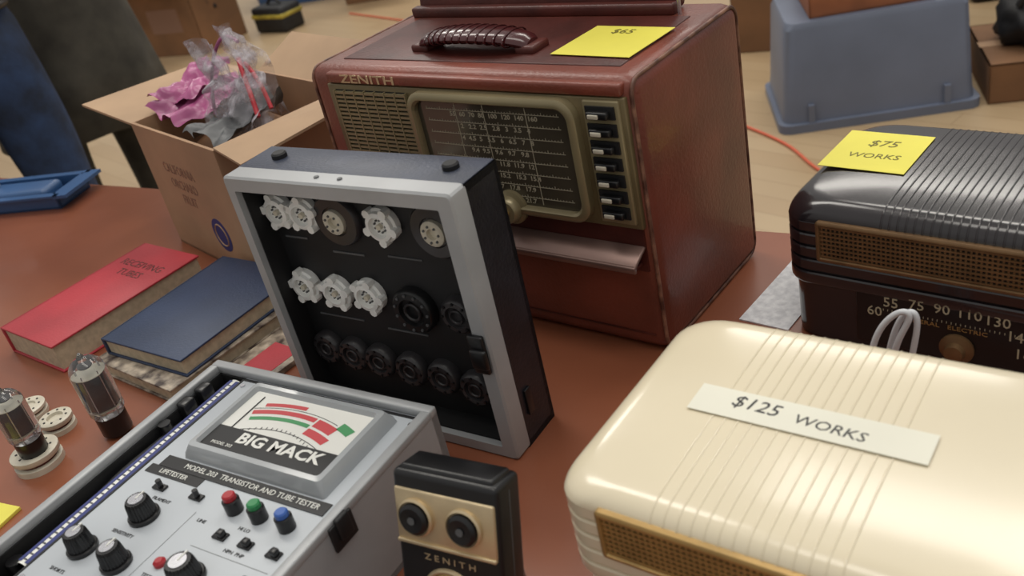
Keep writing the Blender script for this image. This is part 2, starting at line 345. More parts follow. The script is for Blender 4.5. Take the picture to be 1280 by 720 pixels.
# ================================================================ TUBE TESTER BASE
B=grp('tube_tester',-.48,.593,TZ,-37.2)
W,D,H=27.2,29.0,10.0
boxes(B,'case_walls',[(0,.8,0,D,0,H),(W-.8,W,0,D,0,H),(0,W,0,.8,0,H),(0,W,D-.8,D,0,H),(0,W,0,D,0,.6)],'alu')
box(B,'rim_back',-.06,W+.06,D-.9,D+.06,H-.7,H+.12,'alu',bev=.15); box(B,'rim_front',-.06,W+.06,-.06,.9,H-.7,H+.12,'alu',bev=.15)
box(B,'rim_left',-.06,.9,.85,D-.85,H-.7,H+.12,'alu',bev=.15); box(B,'rim_right',W-.9,W+.06,.85,D-.85,H-.7,H+.12,'alu',bev=.15)
box(B,'channel_floor',.8,5,.8,D-.8,5.5,6.0,'blackmat')
boxes(B,'channel_liner',[(.8,1.0,.8,D-.8,5.5,9.2),(.8,4.5,D-1.0,D-.8,5.5,9.2)],'blackmat')
box(B,'control_panel',4.6,W-.8,.8,D-.8,8.5,9.3,'panel',bev=.08)
boxes(B,'panel_edge_trim',[(4.4,4.62,1,28,8.4,9.34),(4.7,26.2,27.7,28,9.28,9.36)],'black')
rings=[]
for k in range(9):
    a=math.pi*k/8; rings.append([( 3.3-1.0*math.cos(a), yy, 8.2+.9*math.sin(a)) for yy in (3.0,27.8)])
bm=bmesh.new(); V=[[bm.verts.new(q) for q in r] for r in rings]
for a,b in zip(V,V[1:]): bm.faces.new((a[0],a[1],b[1],b[0]))
fin(B,'chart_roll',bm,'paper',smooth=True)
boxes(B,'chart_lines',[(2.75,3.1,3.2,27.6,9.0,9.11),(3.55,4.0,3.2,27.6,8.95,9.08)],'indigo')
boxes(B,'chart_entries',[(3.15,3.5,3.4+k*.6,3.55+k*.6,9.04,9.12) for k in range(40)],'grey')
cyl(B,'chart_knob',(1.7,3.2,6.0),.7,2.6,'black')
tube(B,'probe_lead',[(1.6,27,7.2),(2.0,22,8.4),(1.5,18,8.0),(2.1,14,8.7),(1.5,10,7.6),(1.7,6,7.6)],.35,'blackmat')
cyl(B,'grid_cap_lead_clip',(1.7,20,7.6),.6,1.9,'black')
for i,yy in enumerate((24.5,22.2)): box(B,'lead_plug_%d'%i,1.0,2.2,yy,yy+1.5,6,9.9,'black',bev=.2)
x0,x1,y0,y1=7.8,24.1,17.3,27.0
rings=[]
for ins,z,rr in ((-.2,9.3,.3),(-.1,9.8,.4),(0.3,10.6,.5),(.8,10.65,.4),(1.0,10.2,.3)):
    rings.append([(a,b,z) for a,b in rrect(x0+ins,x1-ins,y0+ins,y1-ins,rr,4)])
loft(B,'meter_bezel',rings,'bezel',ang=30)
box(B,'meter_scale_plate',8.8,23.1,20.9,26.0,10.1,10.22,'paper')
box(B,'meter_nameplate',8.8,23.1,18.3,21.0,10.1,10.3,'black')
text(B,'meter_lettering','BIG MACK',(17.0,20.0,10.32),1.75,'paper',rot=(0,0,0),bold=.05,sx=1.2)
text(B,'meter_small_lettering','MODEL 203',(11.1,18.9,10.32),.5,'paper',rot=(0,0,0))
def arc(name,r0,r1,a0,a1,m,z=10.24,cx=15.8,cy=11.8,n=18):
    bm=bmesh.new(); vs=[]
    for k in range(n+1):
        a=math.radians(a0+(a1-a0)*k/n); vs.append((bm.verts.new((cx+r0*math.cos(a),cy+r0*math.sin(a)*.9,z)),bm.verts.new((cx+r1*math.cos(a),cy+r1*math.sin(a)*.9,z))))
    for p_,q_ in zip(vs,vs[1:]): bm.faces.new((p_[0],p_[1],q_[1],q_[0]))
    fin(B,name,bm,m)
arc('meter_arc_red_outer',14.6,15.1,90,108,'redink'); arc('meter_arc_green_outer',14.0,15.0,64,71,'greenink')
arc('meter_arc_red_mid',13.5,14.1,82,112,'redink'); arc('meter_arc_red_mid_right',13.0,14.1,70,81,'redink')
arc('meter_arc_green_low',12.6,13.1,82,112,'greenink'); arc('meter_arc_red_low',11.8,12.7,67,81,'redink')
arc('meter_arc_line',11.2,11.28,64,114,'ink'); arc('meter_arc_line_upper',14.35,14.42,72,112,'ink')
boxes(B,'meter_scale_ticks',[(11+k*.55,11.06+k*.55,21.9-.02*(k-8)**2,22.2-.02*(k-8)**2,10.22,10.25) for k in range(17)],'ink')
box(B,'meter_needle',10.2,10.3,20.9,25.4,10.24,10.3,'ink')
box(B,'title_band',6.0,25.4,15.6,16.9,9.28,9.4,'black')
text(B,'title_lettering','MODEL 203  TRANSISTOR AND TUBE TESTER',(16.7,16.25,9.42),.78,'paper',rot=(0,0,0),sx=1.0)
box(B,'title_band_lower',5.2,12.0,14.6,15.6,9.28,9.36,'black')
text(B,'title_lettering_lower','LIFETESTER',(8.5,15.1,9.38),.7,'paper',rot=(0,0,0))
def knob(i,cx,cy,r,h):
    z=9.3
    cyl(B,'knob_%d_skirt'%i,(cx,cy,z),r*1.15,.4,'black',bev=.1)
    n=24; rr=[]
    for hh,s in ((.3,1.0),(h-.25,.88),(h,.78)):
        rr.append([(cx+r*s*(1 if k%2 else .92)*math.cos(math.pi*k/n),cy+r*s*(1 if k%2 else .92)*math.sin(math.pi*k/n),z+hh) for k in range(2*n)])
    loft(B,'knob_%d_grip'%i,rr,'black',smooth=False)
    cyl(B,'knob_%d_cap'%i,(cx,cy,z+h),r*.55,.08,'silver')
    box(B,'knob_%d_pointer'%i,cx-.06,cx+.06,cy,cy+r*.8,z+h,z+h+.12,'paper')
knob(0,10.1,10.5,1.15,1.9); knob(1,7.8,6.0,1.1,1.9); knob(2,12.2,5.9,1.1,1.9); knob(3,19.3,6.9,1.3,1.9)
for i,(cx,c) in enumerate(((17.6,'red'),(20.4,'green'),(23.4,'blue'))):
    cyl(B,'pot_%d_base'%i,(cx,13.7,9.3),.72,1.3,'black',bev=.1); cyl(B,'pot_%d_cap'%i,(cx,13.7,10.6),.55,.5,c,bev=.12)
for i,(cx,cy) in enumerate(((8.6,13.5),(13.0,13.7))):
    box(B,'toggle_%d_plate'%i,cx-.7,cx+.7,cy-.35,cy+.35,9.28,9.5,'black',bev=.05); cyl(B,'toggle_%d_lever'%i,(cx+.15,cy,9.4),.25,.8,'black',seg=12)
for i,cx in enumerate((18.6,21.4,24.4)):
    box(B,'slide_switch_%d'%i,cx-.65,cx+.65,10.7,11.5,9.28,9.5,'black',bev=.05); box(B,'slide_nub_%d'%i,cx-.1,cx+.5,10.8,11.4,9.45,10.0,'black',bev=.1)
cyl(B,'indicator_jewel',(15.9,7.2,9.3),.5,.5,'red',bev=.2)
for i,(s,cx,cy) in enumerate((('FILAMENT',10,12.4),('HI LO',20,12.3),('SENSITIVITY',9.8,8.4),('SHORTS',7.6,3.6),('LEAKAGE',12.1,3.6),('LOAD',22.2,4.6),('TEST',15.7,5.9),('NPN  PNP',21,10.1),('LINE',15.6,11.8),('GRID',24,8.6))):
    text(B,'panel_lettering_%d'%i,s,(cx,cy,9.32),.48,'ink',rot=(0,0,0))
boxes(B,'panel_lines',[(14.3,14.34,4,12.4,9.29,9.32),(16.8,25.2,9.5,9.54,9.29,9.32)],'grey')
for i,(cx,cy) in enumerate(((5.2,27),(25.8,27),(25.8,2),(5.2,2))): cyl(B,'panel_screw_%d'%i,(cx,cy,9.3),.25,.12,'silver',seg=12)
box(B,'side_latch_plate',W,W+.3,14.2,16.8,7.4,9.8,'blackmat',bev=.1); box(B,'side_latch_hasp',W+.2,W+.7,14.8,16.2,8.2,10.3,'blackmat',bev=.15)
box(B,'side_latch_slot',W,W+.3,5.5,8.0,6.6,9.4,'blackmat',bev=.1)

# ================================================================ SMALL TRANSISTOR RADIO (tilted back on its wire stand)
TILT=17
R=grp('transistor_radio',-.139,.508,TZ+.0345*math.sin(math.radians(TILT)),-34); R.rotation_euler=(math.radians(-TILT),0,math.radians(-34))
box(R,'body',0,8.9,0,3.4,0,13.8,'black',bev=.5,seg=4)
box(R,'top_cap',.5,8.4,.4,3.0,13.5,14.1,'black',bev=.3,seg=3)
box(R,'gold_plate',.25,8.65,-.18,.4,8.3,12.5,'palebrass',bev=.15)
box(R,'gold_plate_lower_edge',.25,8.65,-.3,.1,8.1,8.4,'palebrass',bev=.08)
for i,cx in enumerate((2.1,6.2)):
    rev(R,'dial_%d_ring'%i,[(1.5,0),(1.5,.3),(1.35,.42),(1.25,.3)],'palebrass',(cx,-.15,10.4),'y')
    rev(R,'dial_%d_knob'%i,[(1.25,.1),(1.2,.55),(.95,.75),(.5,.7),(.01,.65)],'black',(cx,-.15,10.4),'y')
    cyl(R,'dial_%d_hub'%i,(cx,-.88,10.4),.3,.06,'grey','y')
text(R,'maker_lettering','Z E N I T H',(4.6,-.05,7.2),.7,'palebrass',sx=1.3)
torus(R,'speaker_ring',(4.45,-.05,4.2),2.2,.22,'palebrass','y')
rev(R,'speaker_grille',[(2.1,0),(2.0,.12),(1.1,.3),(.01,.35)],'gold',(4.45,0,4.2),'y')
for k in range(4): torus(R,'speaker_groove_%d'%k,(4.45,-.18-.04*k,4.2),1.8-.45*k,.06,'black','y',28,6)
box(R,'back_seam',-.02,8.92,1.65,1.75,.8,13.0,'grey')
tube(R,'wire_stand',[(1.2,3.3,9),(1.2,6.1,1.15),(7.7,6.1,1.15),(7.7,3.3,9)],.14,'silver',smooth=False)
P=grp('black_earphone_cord',-.05,.50,TZ,-34)
tube(P,'cord',[(1,1,.2),(3,.6,.2),(5,.9,.2),(6.5,-1,.2),(7.5,-4,.2)],.12,'blackmat')

# ================================================================ BAKELITE TABLE RADIOS
def bakelite(name,x,y,yaw,W,D,H,bm_,ribx,ribr,grillem,nums):
    P=grp(name,x,y,TZ,yaw)
    rings=[]
    def ring(ins,z,r): rings.append([(a,b,z) for a,b in rrect(ins,W-ins,ins,D-ins,max(r,.3),7)])
    ring(.9,0,2.2); ring(.5,.3,2.4); ring(.45,6.3,2.4); ring(.1,6.6,2.5)
    z=6.7; pt=1.4
    for k in range(5):
        ring(.0,z+.1,2.6); ring(.0,z+pt-.4,2.6); ring(.1,z+pt-.25,2.5); ring(.3,z+pt-.2,2.3); ring(.3,z+pt-.05,2.3); ring(.1,z+pt,2.5); z+=pt
    ztop=z-.35; hh=H-ztop; rings=rings[:-3]
    for k in range(0,9):
        a=math.pi/2*k/8; ring(1.9*(1-math.cos(a)),ztop+(hh-.2)*math.sin(a),2.6+1.2*math.sin(a))
    ring(3.2,H-.08,4.0); ring(6,H,3.5)
    loft(P,'cabinet',rings,bm_,ang=28)
    for k,xx in enumerate(ribx):
        prof=[(.0,ztop-.2)]+[(1.9*(1-math.cos(math.pi/2*j/8)),ztop+(hh-.2)*math.sin(math.pi/2*j/8)) for j in range(9)]+[(3.2,H-.08),(6,H)]
        pts=[(xx,a+.02,b-ribr*.3) for a,b in prof]+[(xx,D-a-.02,b-ribr*.3) for a,b in reversed(prof)]
        tube(P,'rib_%d'%k,pts,ribr,bm_,smooth=False)
    gx0,gx1,gz0,gz1=3.7,W-3.7,9.5,13.75
    framexz(P,'grille_frame',gx0,gx1,gz0,gz1,.45,-.45,.5,grillem,r=.3,ri=.15)
    box(P,'grille_backing',gx0+.3,gx1-.3,-.05,.4,gz0+.3,gz1-.3,'blackmat')
    L=[]
    nn=int((gx1-gx0-1)/.42)
    for k in range(nn+1): L.append((gx0+.5+k*.42,gx0+.5+k*.42+.17,-.2,-.04,gz0+.4,gz1-.4))
    for k in range(8): L.append((gx0+.4,gx1-.4,-.28,-.1,gz0+.5+k*.44,gz0+.5+k*.44+.17))
    boxes(P,'grille_mesh',L,grillem)
    box(P,'dial_panel',7.2,W-5.0,.05,.9,1.2,7.6,'black',bev=.2)
    for k,(s,a,b) in enumerate(nums): text(P,'dial_number_%d'%k,s,(a,.02,b),1.45,'cream_ink')
    text(P,'dial_lettering','GENERAL   ELECTRIC',(15.2,.02,4.75),.6,'gold',sx=1.3)
    tk=[]
    for k in range(30): tk.append((9.8+k*.4,9.85+k*.4,0,.06,5.15,5.35))
    boxes(P,'dial_ticks',tk,'cream_ink')
    rev(P,'tuning_pointer_hub',[(1.5,0),(1.5,.3),(.9,.6),(.8,1.2),(.01,1.3)],'bronze',(16.4,.1,2.7),'y')
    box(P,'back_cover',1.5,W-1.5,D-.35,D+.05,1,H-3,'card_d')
    for k,(a,b) in enumerate(((3,3),(W-3,3),(3,D-3),(W-3,D-3))): cyl(P,'foot_%d'%k,(a,b,-.02),.8,.3,'blackmat')
    return P
nums=[('60',9.0,4.9),('55',10.5,6.1),('75',12.8,6.4),('90',15.0,6.5),('110',17.3,6.5),('130',19.6,6.3),('140',21.4,5.1),('160',22.1,3.4)]
WR=bakelite('cream_table_radio',-.008,.483,-41.6,33,22.2,14.9,'cream',[7.6+k*.92 for k in range(14)],.085,'gold',nums)
boxes(WR,'price_label',[(5.6,21.6,9.9,12.8,15.02,15.06)],'tape')
text(WR,'price_label_writing_price','$125',(10.0,11.6,15.07),1.7,'ink',rot=(0,0,-3),ext=.01,shear=.15)
text(WR,'price_label_writing_works','WORKS',(15.2,11.1,15.07),1.3,'ink',rot=(0,0,-4),ext=.01,shear=.1,sx=1.05)
DR=bakelite('dark_brown_table_radio',.262,.781,-46.2,33,20.0,15.5,'brown',[9.6+k*.72 for k in range(22)],.1,'bronze',nums)
boxes(DR,'price_note',[(0,8.3,0,8.4,0,.05)],'note',loc=(.7,7.2,15.57))
text(DR,'price_note_writing_1','$75',(4.9,13.0,15.64),1.9,'olive_ink',rot=(0,0,2),ext=.01,shear=.2)
text(DR,'price_note_writing_2','WORKS',(5.0,10.2,15.64),1.4,'olive_ink',rot=(0,0,2),ext=.01,shear=.1)
C=grp('white_power_cord',.30,.625,TZ,-41)
tube(C,'cord_loop',[(-2,-1,.4),(-2.0,-.6,4),(-1.9,-.2,7.5),(-.8,.2,10.0),(.6,.4,11.2),(1.3,.4,10.6),(.4,.2,8.8),(-.3,0,6),(0,.4,2),(3,.5,.35),(9,.3,.35),(14,.5,.35)],.27,'cordwhite')
tube(C,'cord_loop_second',[(-1.0,-.3,.4),(-.9,.6,5),(-.4,1.0,8.5),(.7,1.0,10.8),(1.6,.9,10.6),(1.6,.7,8.5),(1.0,.4,5),(1.0,0,.4)],.27,'cordwhite')

# ================================================================ BOOKS
def book(name,x,y,z,yaw,w,d,h,m):
    P=grp(name,x,y,TZ+z,yaw); 
    box(P,'page_block',.15,w-.3,.3,d-.3,.25,h-.25,'pages')
    box(P,'front_cover',0,w,0,d,h-.28,h,m,bev=.08); box(P,'back_cover',0,w,0,d,0,.28,m,bev=.08)
    box(P,'spine',-.2,.3,0,d,0,h,m,bev=.12); return P
k=book('red_book',-.677,1.148,0,-43,13.4,23.5,4.0,'redbook')
for i in range(2): text(k,'cover_lettering_%d'%i,['RECEIVING','TUBES'][i],(6.5,18.5-2.2*i,4.02),2.0,'leather_dark',rot=(0,0,0),ext=.005)
book('patterned_book',-.525,1.035,0,-44,16.5,22,2.0,'patbook')
book('blue_book',-.508,1.040,.0202,-40,15.6,20.5,2.4,'bluebook')
P=grp('patterned_magazine',-.385,.93,TZ,-44)
box(P,'cover',0,7.5,0,15,0,.7,'patbook',bev=.05); box(P,'red_corner',2,6.5,4,11,.68,.74,'redbook')

# ================================================================ VACUUM TUBES & SOCKETS
def vtube(x,y,h,r,bh,name='vacuum_tube'):
    P=grp(name,x,y,TZ,random.uniform(0,90))
    rev(P,'base',[(r*.55,0),(r*.8,.3),(r*.86,.5),(r*.86,bh)],'black',(0,0,0),'z')
    pr=[(r*.84,bh)]+[(r,bh+.6),(r,h-r*1.1)]+[(r*math.cos(a),h-r*1.1+r*.95*math.sin(a)) for a in [math.pi/2*k/6 for k in range(1,6)]]+[(.35,h-.1),(.15,h+.25),(.01,h+.3)]
    rev(P,'glass_envelope',pr,'glass',cap=False)
    box(P,'plate_structure',-r*.42,r*.42,-r*.28,r*.28,bh+1.0,h-r*1.3,'getter',bev=.1)
    cyl(P,'mica_top',(0,0,h-r*1.3),r*.62,.06,'offwhite'); cyl(P,'mica_bottom',(0,0,bh+.9),r*.62,.06,'offwhite')
    for k in range(4):
        a=k*math.pi/2+.7; cyl(P,'support_rod_%d'%k,(r*.5*math.cos(a),r*.5*math.sin(a),bh),.06,h-bh-r*1.1,'silver',seg=6)
    cyl(P,'getter_cap',(0,0,h-r*.85),r*.3,.1,'ring')
    for k in range(8):
        a=k*math.pi/4; cyl(P,'pin_%d'%k,(r*.4*math.cos(a),r*.4*math.sin(a),-.0),.1,.35,'silver',seg=6)
    return P
vtube(-.466,.893,10.6,1.95,2.8)
def ringsock(x,y,r,h,n=8,z=0):
    P=grp('tube_socket_adapter',x,y,TZ+z,random.uniform(0,90))
    rev(P,'lower_ring',[(r,0),(r,h*.35),(r*.9,h*.42)],'offwhite'); rev(P,'collar',[(r*.82,h*.3),(r*.82,h*.7)],'leather_dark')
    rev(P,'upper_ring',[(r*.95,h*.62),(r,h*.7),(r,h*.95),(r*.92,h),(r*.5,h),(r*.45,h*.8),(.01,h*.8)],'offwhite')
    for k in range(n):
        a=2*math.pi*k/n; cyl(P,'contact_%d'%k,(r*.7*math.cos(a),r*.7*math.sin(a),h),.14,.06,'black',seg=8)
ringsock(-.548,.868,2.6,2.0)
v=vtube(-.545,.864,8.8,1.75,2.2); v.location.z=TZ+.0165
ringsock(-.595,.975,2.1,1.3); ringsock(-.545,.930,1.9,1.7)
P=grp('yellow_note_pad',-.62,.79,TZ,-30); box(P,'pad',0,6.4,-4,4,0,.4,'note',bev=.03)

def crumple(p,name,c,sx,sy,sz,m,amp=.25,fr=1.0,sub=4,seed=0,flat=False,smooth=True,rot=(0,0,0)):
    bm=bmesh.new(); bmesh.ops.create_icosphere(bm,subdivisions=sub,radius=1)
    for v in bm.verts:
        q=v.co.copy(); nn=noise.noise(q*2.6*fr+Vector((seed,seed*.7,0)))+.35*noise.noise(q*6*fr+Vector((0,seed,3)))
        k=1+amp*nn*1.6; v.co=Vector((q.x*sx*k,q.y*sy*k,q.z*sz*k))
        if flat and v.co.z<-sz*.5: v.co.z=-sz*.5
    return fin(p,name,bm,m,c,rot,smooth=smooth,ang=70)
P=grp('clear_plastic_bag',-.80,1.06,TZ,20); crumple(P,'bag',(0,0,1.2),9,5.5,2.2,'bag',amp=.3,seed=4,flat=True,sub=5)
tube(P,'zip_seam',[(-8,-3,2.2),(-3,-4,2.8),(3,-4,2.6),(7,-2,2.2)],.12,'cordwhite')

# ================================================================ CARDBOARD BOX
K=grp('cardboard_box',-.49,1.39,TZ,-53.7)
W,D,H=27,22,20
boxes(K,'sides',[(0,W,0,.4,0,H),(0,W,D-.4,D,0,H),(0,.4,.4,D-.4,0,H),(W-.4,W,.4,D-.4,0,H),(0,W,0,D,0,.4)],'card')
quad(K,'flap_left',[(0,0,H),(0,D,H),(-16,D-1,H+.6),(-18,-.5,H+.9)],'card_in',.35)
quad(K,'flap_right',[(W,0.2,H),(W,D,H),(W+9.5,D+.5,H+1.5),(W+8.5,-.5,H-.5)],'card_in',.35)
quad(K,'flap_back',[(0,D,H),(W,D,H),(W-2.5,D+7,H+4.0),(1.5,D+7,H+4.0)],'card_in',.35)
quad(K,'flap_front',[(W*.0+.6,.45,H),(W-.6,.45,H),(W-1,2.2,H-9),(1,2.2,H-9)],'card_in',.3)
for i,(s,zz,sz) in enumerate((('CALIFORNIA',14.2,2.2),('ORCHARD',11.8,2.2),('FRUIT',9.4,2.2))): text(K,'printed_lettering_%d'%i,s,(11.5,-.03,zz),sz,'cardink',ext=.01,sx=.8)
cyl(K,'printed_badge',(18.5,.0,5.6),2.6,.04,'cardblue','y'); torus(K,'printed_badge_ring',(18.5,-.04,5.6),1.7,.12,'card','y',24,4)
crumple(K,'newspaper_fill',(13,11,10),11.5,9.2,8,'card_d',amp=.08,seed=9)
# folded plastic sheets
def sheet(name,c,wd,ht,yaw,lean,seed,m='bag',rx=0,th=1.0):
    bm=bmesh.new(); nu,nv=24,24; G=[]
    for j in range(nv+1):
        row=[]
        for i in range(nu+1):
            u=i/nu-.5; v=j/nv
            q=Vector((u*3.2,v*3.0,seed))
            off=th*(2.4*noise.noise(q)+1.1*noise.noise(q*2.7))
            taper=1-.4*v+.25*noise.noise(Vector((v*2,seed,2)))
            row.append(bm.verts.new((u*wd*taper+lean*v,off+.8*math.sin(u*9+seed),v*ht+1.2*noise.noise(Vector((u*4,seed,v*2))))))
        G.append(row)
    for j in range(nv):
        for i in range(nu): bm.faces.new((G[j][i],G[j][i+1],G[j+1][i+1],G[j+1][i]))
    return fin(K,name,bm,m,c,(rx,0,yaw),smooth=True,ang=80)
sheet('pink_bag_sheet_1',(5.5,3,20.3),11,15,0,0,3.3,'pinkbag',rx=-86,th=.6)
sheet('pink_bag_sheet_2',(3.5,6,21.3),9,11,20,0,7.9,'pinkbag',rx=-78,th=.7)
sheet('grey_bag_sheet',(18,2.5,19.3),12,12,0,0,5.1,'grey',rx=-80,th=.7)
sheet('clear_bag_sheet_1',(15.5,10,17),14,13,10,-2.5,1.3)
sheet('clear_bag_sheet_2',(16.5,12,17),13,14,-15,-1.5,4.7)
sheet('clear_bag_sheet_3',(19,9,16.5),13,9.0,25,1.0,8.2)
sheet('clear_bag_sheet_4',(15,13,17),11,11.0,60,-1.0,12.9)
sheet('clear_bag_sheet_5',(18,7,18),13,9.0,0,1.0,17.7,rx=-35)
tube(K,'bag_zip_pink',[(9.5,9,19),(9.5,10,24),(10.5,12,28),(13,13,30.3),(16.5,13,29)],.26,'pinkbag')
tube(K,'bag_zip_red',[(17,12,27.0),(19,11,25.5),(21.5,10,23),(23.5,9,20.5)],.34,'redpl')
tube(K,'bag_zip_red_second',[(18.5,12,26.5),(21.5,12,24.5),(24,11,21)],.3,'redpl')
P=grp('newspaper_sheet',.262,.858,TZ,-46)
box(P,'sheet',0,5.5,-5,8.5,0,.15,'news')
P=grp('blue_plastic_tray',-1.09,1.79,TZ,-20)
boxes(P,'tray',[(0,34,0,9,0,.4),(0,34,0,.5,0,3),(0,34,8.5,9,0,3),(0,.5,0,9,0,3),(33.5,34,0,9,0,3),(-1,35,-1,0,2.6,3),(-1,35,9,10,2.6,3),(34,37,-1,10,2.4,3)],'bluepl')
box(P,'tray_contents',3,30,1.5,7.5,.4,3.2,'bluepl',bev=1.0,seg=3); box(P,'white_remote',9,17,2,6,3.1,5.2,'cordwhite',bev=.5)

# ================================================================ PEOPLE
def person(name,x,y,yaw,leg,top,lean=0,step=0.0,coat=False):
    P=grp(name,x,y,0,yaw)
    def skin(nm,verts,edges,rad,m,sub=2,root=0):
        me=bpy.data.meshes.new(nm); me.from_pydata([tuple(c*.01 for c in v) for v in verts],edges,[]); me.update()
        o=bpy.data.objects.new(nm,me); COL.objects.link(o)
        md=o.modifiers.new('s','SKIN'); md.use_smooth_shade=True
        for i,r in enumerate(rad):
            rr=(r,r) if not isinstance(r,tuple) else r
            me.skin_vertices[0].data[i].radius=(rr[0]*.01,rr[1]*.01)
        me.skin_vertices[0].data[root].use_root=True
        s=o.modifiers.new('u','SUBSURF'); s.levels=sub; s.render_levels=sub
        dg=bpy.context.evaluated_depsgraph_get(); m2=bpy.data.meshes.new_from_object(o.evaluated_get(dg)); bpy.data.objects.remove(o)
        m2.name=nm; o=bpy.data.objects.new(nm,m2); COL.objects.link(o); o.parent=P; m2.materials.clear(); m2.materials.append(M[m])
        for f in m2.polygons: f.use_smooth=True
        return o
    s=step
    skin('trousers',[(0,0,97),(-9,0,90),(-10.5,-2-s,70),(-11.5,-3-s,50),(-12,1-s,28),(-12,2-s,9),(9,0,90),(10.5,-2+s,70),(11.5,-4+s,50),(12,0+s,28),(12,2+s,9),(0,0,106)],
         [(0,1),(1,2),(2,3),(3,4),(4,5),(0,6),(6,7),(7,8),(8,9),(9,10),(0,11)],[(17,12),(11.5,11.5),10.2,8.0,7.4,7.2,(11.5,11.5),10.2,8.0,7.4,7.2,(17,12.5)],leg)
    skin('shirt_body',[(0,0,100),(0,0,115),(0,-1,132),(0,0,146),(-17,0,143),(-24,1,122),(-20,-16,112),(17,0,143),(24,1,122),(20,-16,112)],
         [(0,1),(1,2),(2,3),(3,4),(4,5),(5,6),(3,7),(7,8),(8,9)],[(18.5,13),(17,12.5),(18,12.5),(10,8),7,5.6,4.2,7,5.6,4.2],top)
    skin('neck_and_head',[(0,0,145),(0,-1,153),(0,-2,160),(0,-2,167),(0,-1,172)],[(0,1),(1,2),(2,3),(3,4)],[6,5.6,(7.2,8.6),(7.8,9.6),(6,7.5)],'skin')
    if coat:
        rings=[]
        for z,rx_,ry_,f in ((120,18.5,14,.2),(104,20,15,.3),(90,23,17,.6),(72,25,19,1.0),(54,27,20.5,1.4),(53.5,26,19.5,1.4),(72,24,18,1.0)):
            rings.append([((rx_+f*math.sin(7*a))*math.cos(a),(ry_+f*math.sin(7*a+1))*math.sin(a),z+f*math.sin(3*a)) for a in [2*math.pi*k/56 for k in range(56)]])
        loft(P,'long_coat',rings,leg,cap=False,ang=80)
    crumple(P,'hair',(0,.6,169.5),8.2,9.8,7.6,'hair',amp=.05)
    for sx_ in (-1,1):
        crumple(P,'eye_%d'%sx_,(sx_*3.1,-9.8,164.5),1.2,.7,.9,'white',amp=0,sub=2); crumple(P,'pupil_%d'%sx_,(sx_*3.1,-10.3,164.5),.55,.35,.55,'black',amp=0,sub=2)
        crumple(P,'ear_%d'%sx_,(sx_*7.7,-.5,163.5),1.0,2,3.2,'skin',amp=.05,sub=2)
        box(P,'shoe_%d'%sx_,sx_*12-5,sx_*12+5,-18+sx_*s,9+sx_*s,0,8,'shoe',bev=2.5,seg=3)
        hx,hy,hz=sx_*20,-16,112
        skin('hand_%d'%sx_,[(hx,hy,hz),(hx,hy-5,hz-1),(hx,hy-9,hz-2)],[(0,1),(1,2)],[(2.6,2.4),(4,1.5),(4,1.3)],'skin')
        for f in range(4):
            fx=hx-3+2*f; ln=[6,7.3,6.9,5.4][f]
            skin('finger_%d_%d'%(sx_,f),[(fx,hy-8,hz-2),(fx,hy-9-ln*.45,hz-2.4),(fx,hy-9-ln*.75,hz-4.2),(fx,hy-9-ln*.85,hz-6)],[(0,1),(1,2),(2,3)],[.95,.9,.85,.7],'skin',1)
        skin('thumb_%d'%sx_,[(hx-sx_*2.5,hy-3,hz-1),(hx-sx_*5,hy-6,hz-1.8),(hx-sx_*5.6,hy-9,hz-3)],[(0,1),(1,2)],[1.3,1.1,.85],'skin',1)
    crumple(P,'nose',(0,-11,162),1.2,1.6,2.1,'skin',amp=0,sub=2); crumple(P,'mouth',(0,-10,157.8),2.3,.7,.6,'redbook',amp=0,sub=2)
    tube(P,'belt',[(17.5*math.cos(a),.0+13*math.sin(a),101) for a in [2*math.pi*k/16 for k in range(16)]],1.0,'shoe',cyclic=True)
person('standing_person',-1.225,2.48,20,'jeans','shirt')
person('standing_person.001',-1.16,2.98,20,'trouser','trouser',step=5,coat=True)

# ================================================================ BACKGROUND
def tote(name,x,y,yaw,w0,d0,w1,d1,h):
    P=grp(name,x,y,0,yaw)
    def rr(w,d,z,r=4): return [(a,b,z) for a,b in rrect(-w/2,w/2,-d/2,d/2,r,4)]
    loft(P,'body',[rr(w0+3,d0+3,0),rr(w0+3,d0+3,3.0),rr(w0,d0,3.1),rr(w0-1,d0-1,8),rr(w1,d1,h-2),rr(w1-2,d1-2,h)],'tote',ang=30)
    boxes(P,'ribs',[(-w0/2+8,-w0/2+10,-d0/2-1,-d0/2+1.5,3,9),(w0/2-10,w0/2-8,-d0/2-1,-d0/2+1.5,3,9)],'tote')
    return P
tote('plastic_storage_tote',1.345,3.02,-13,60,42,56,38,35.5)
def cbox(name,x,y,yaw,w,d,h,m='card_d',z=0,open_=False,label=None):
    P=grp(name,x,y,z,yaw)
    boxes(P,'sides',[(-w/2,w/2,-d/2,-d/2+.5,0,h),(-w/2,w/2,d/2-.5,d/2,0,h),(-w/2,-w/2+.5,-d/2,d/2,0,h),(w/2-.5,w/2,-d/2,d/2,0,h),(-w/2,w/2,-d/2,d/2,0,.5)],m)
    if open_:
        quad(P,'flap_a',[(-w/2,-d/2,h),(w/2,-d/2,h),(w/2,-d/2-d*.35,h+3),(-w/2,-d/2-d*.35,h+3)],'card',.4)
        quad(P,'flap_b',[(w/2,-d/2,h),(w/2,d/2,h),(w/2+12,d/2,h+6),(w/2+12,-d/2,h+6)],'card',.4)
        crumple(P,'contents',(0,0,h*.7),w*.42,d*.4,h*.35,'blackmat',amp=.3)
    else:
        box(P,'lid_flaps',-w/2,w/2,-d/2,d/2,h-.6,h,m); box(P,'packing_tape',-w/2-.1,w/2+.1,-2.5,2.5,h-.3,h+.08,'card')
    if label: boxes(P,'printed_label',[(-w*.25,w*.25,-d/2-.08,-d/2,h*.35,h*.7)],label)
    return P
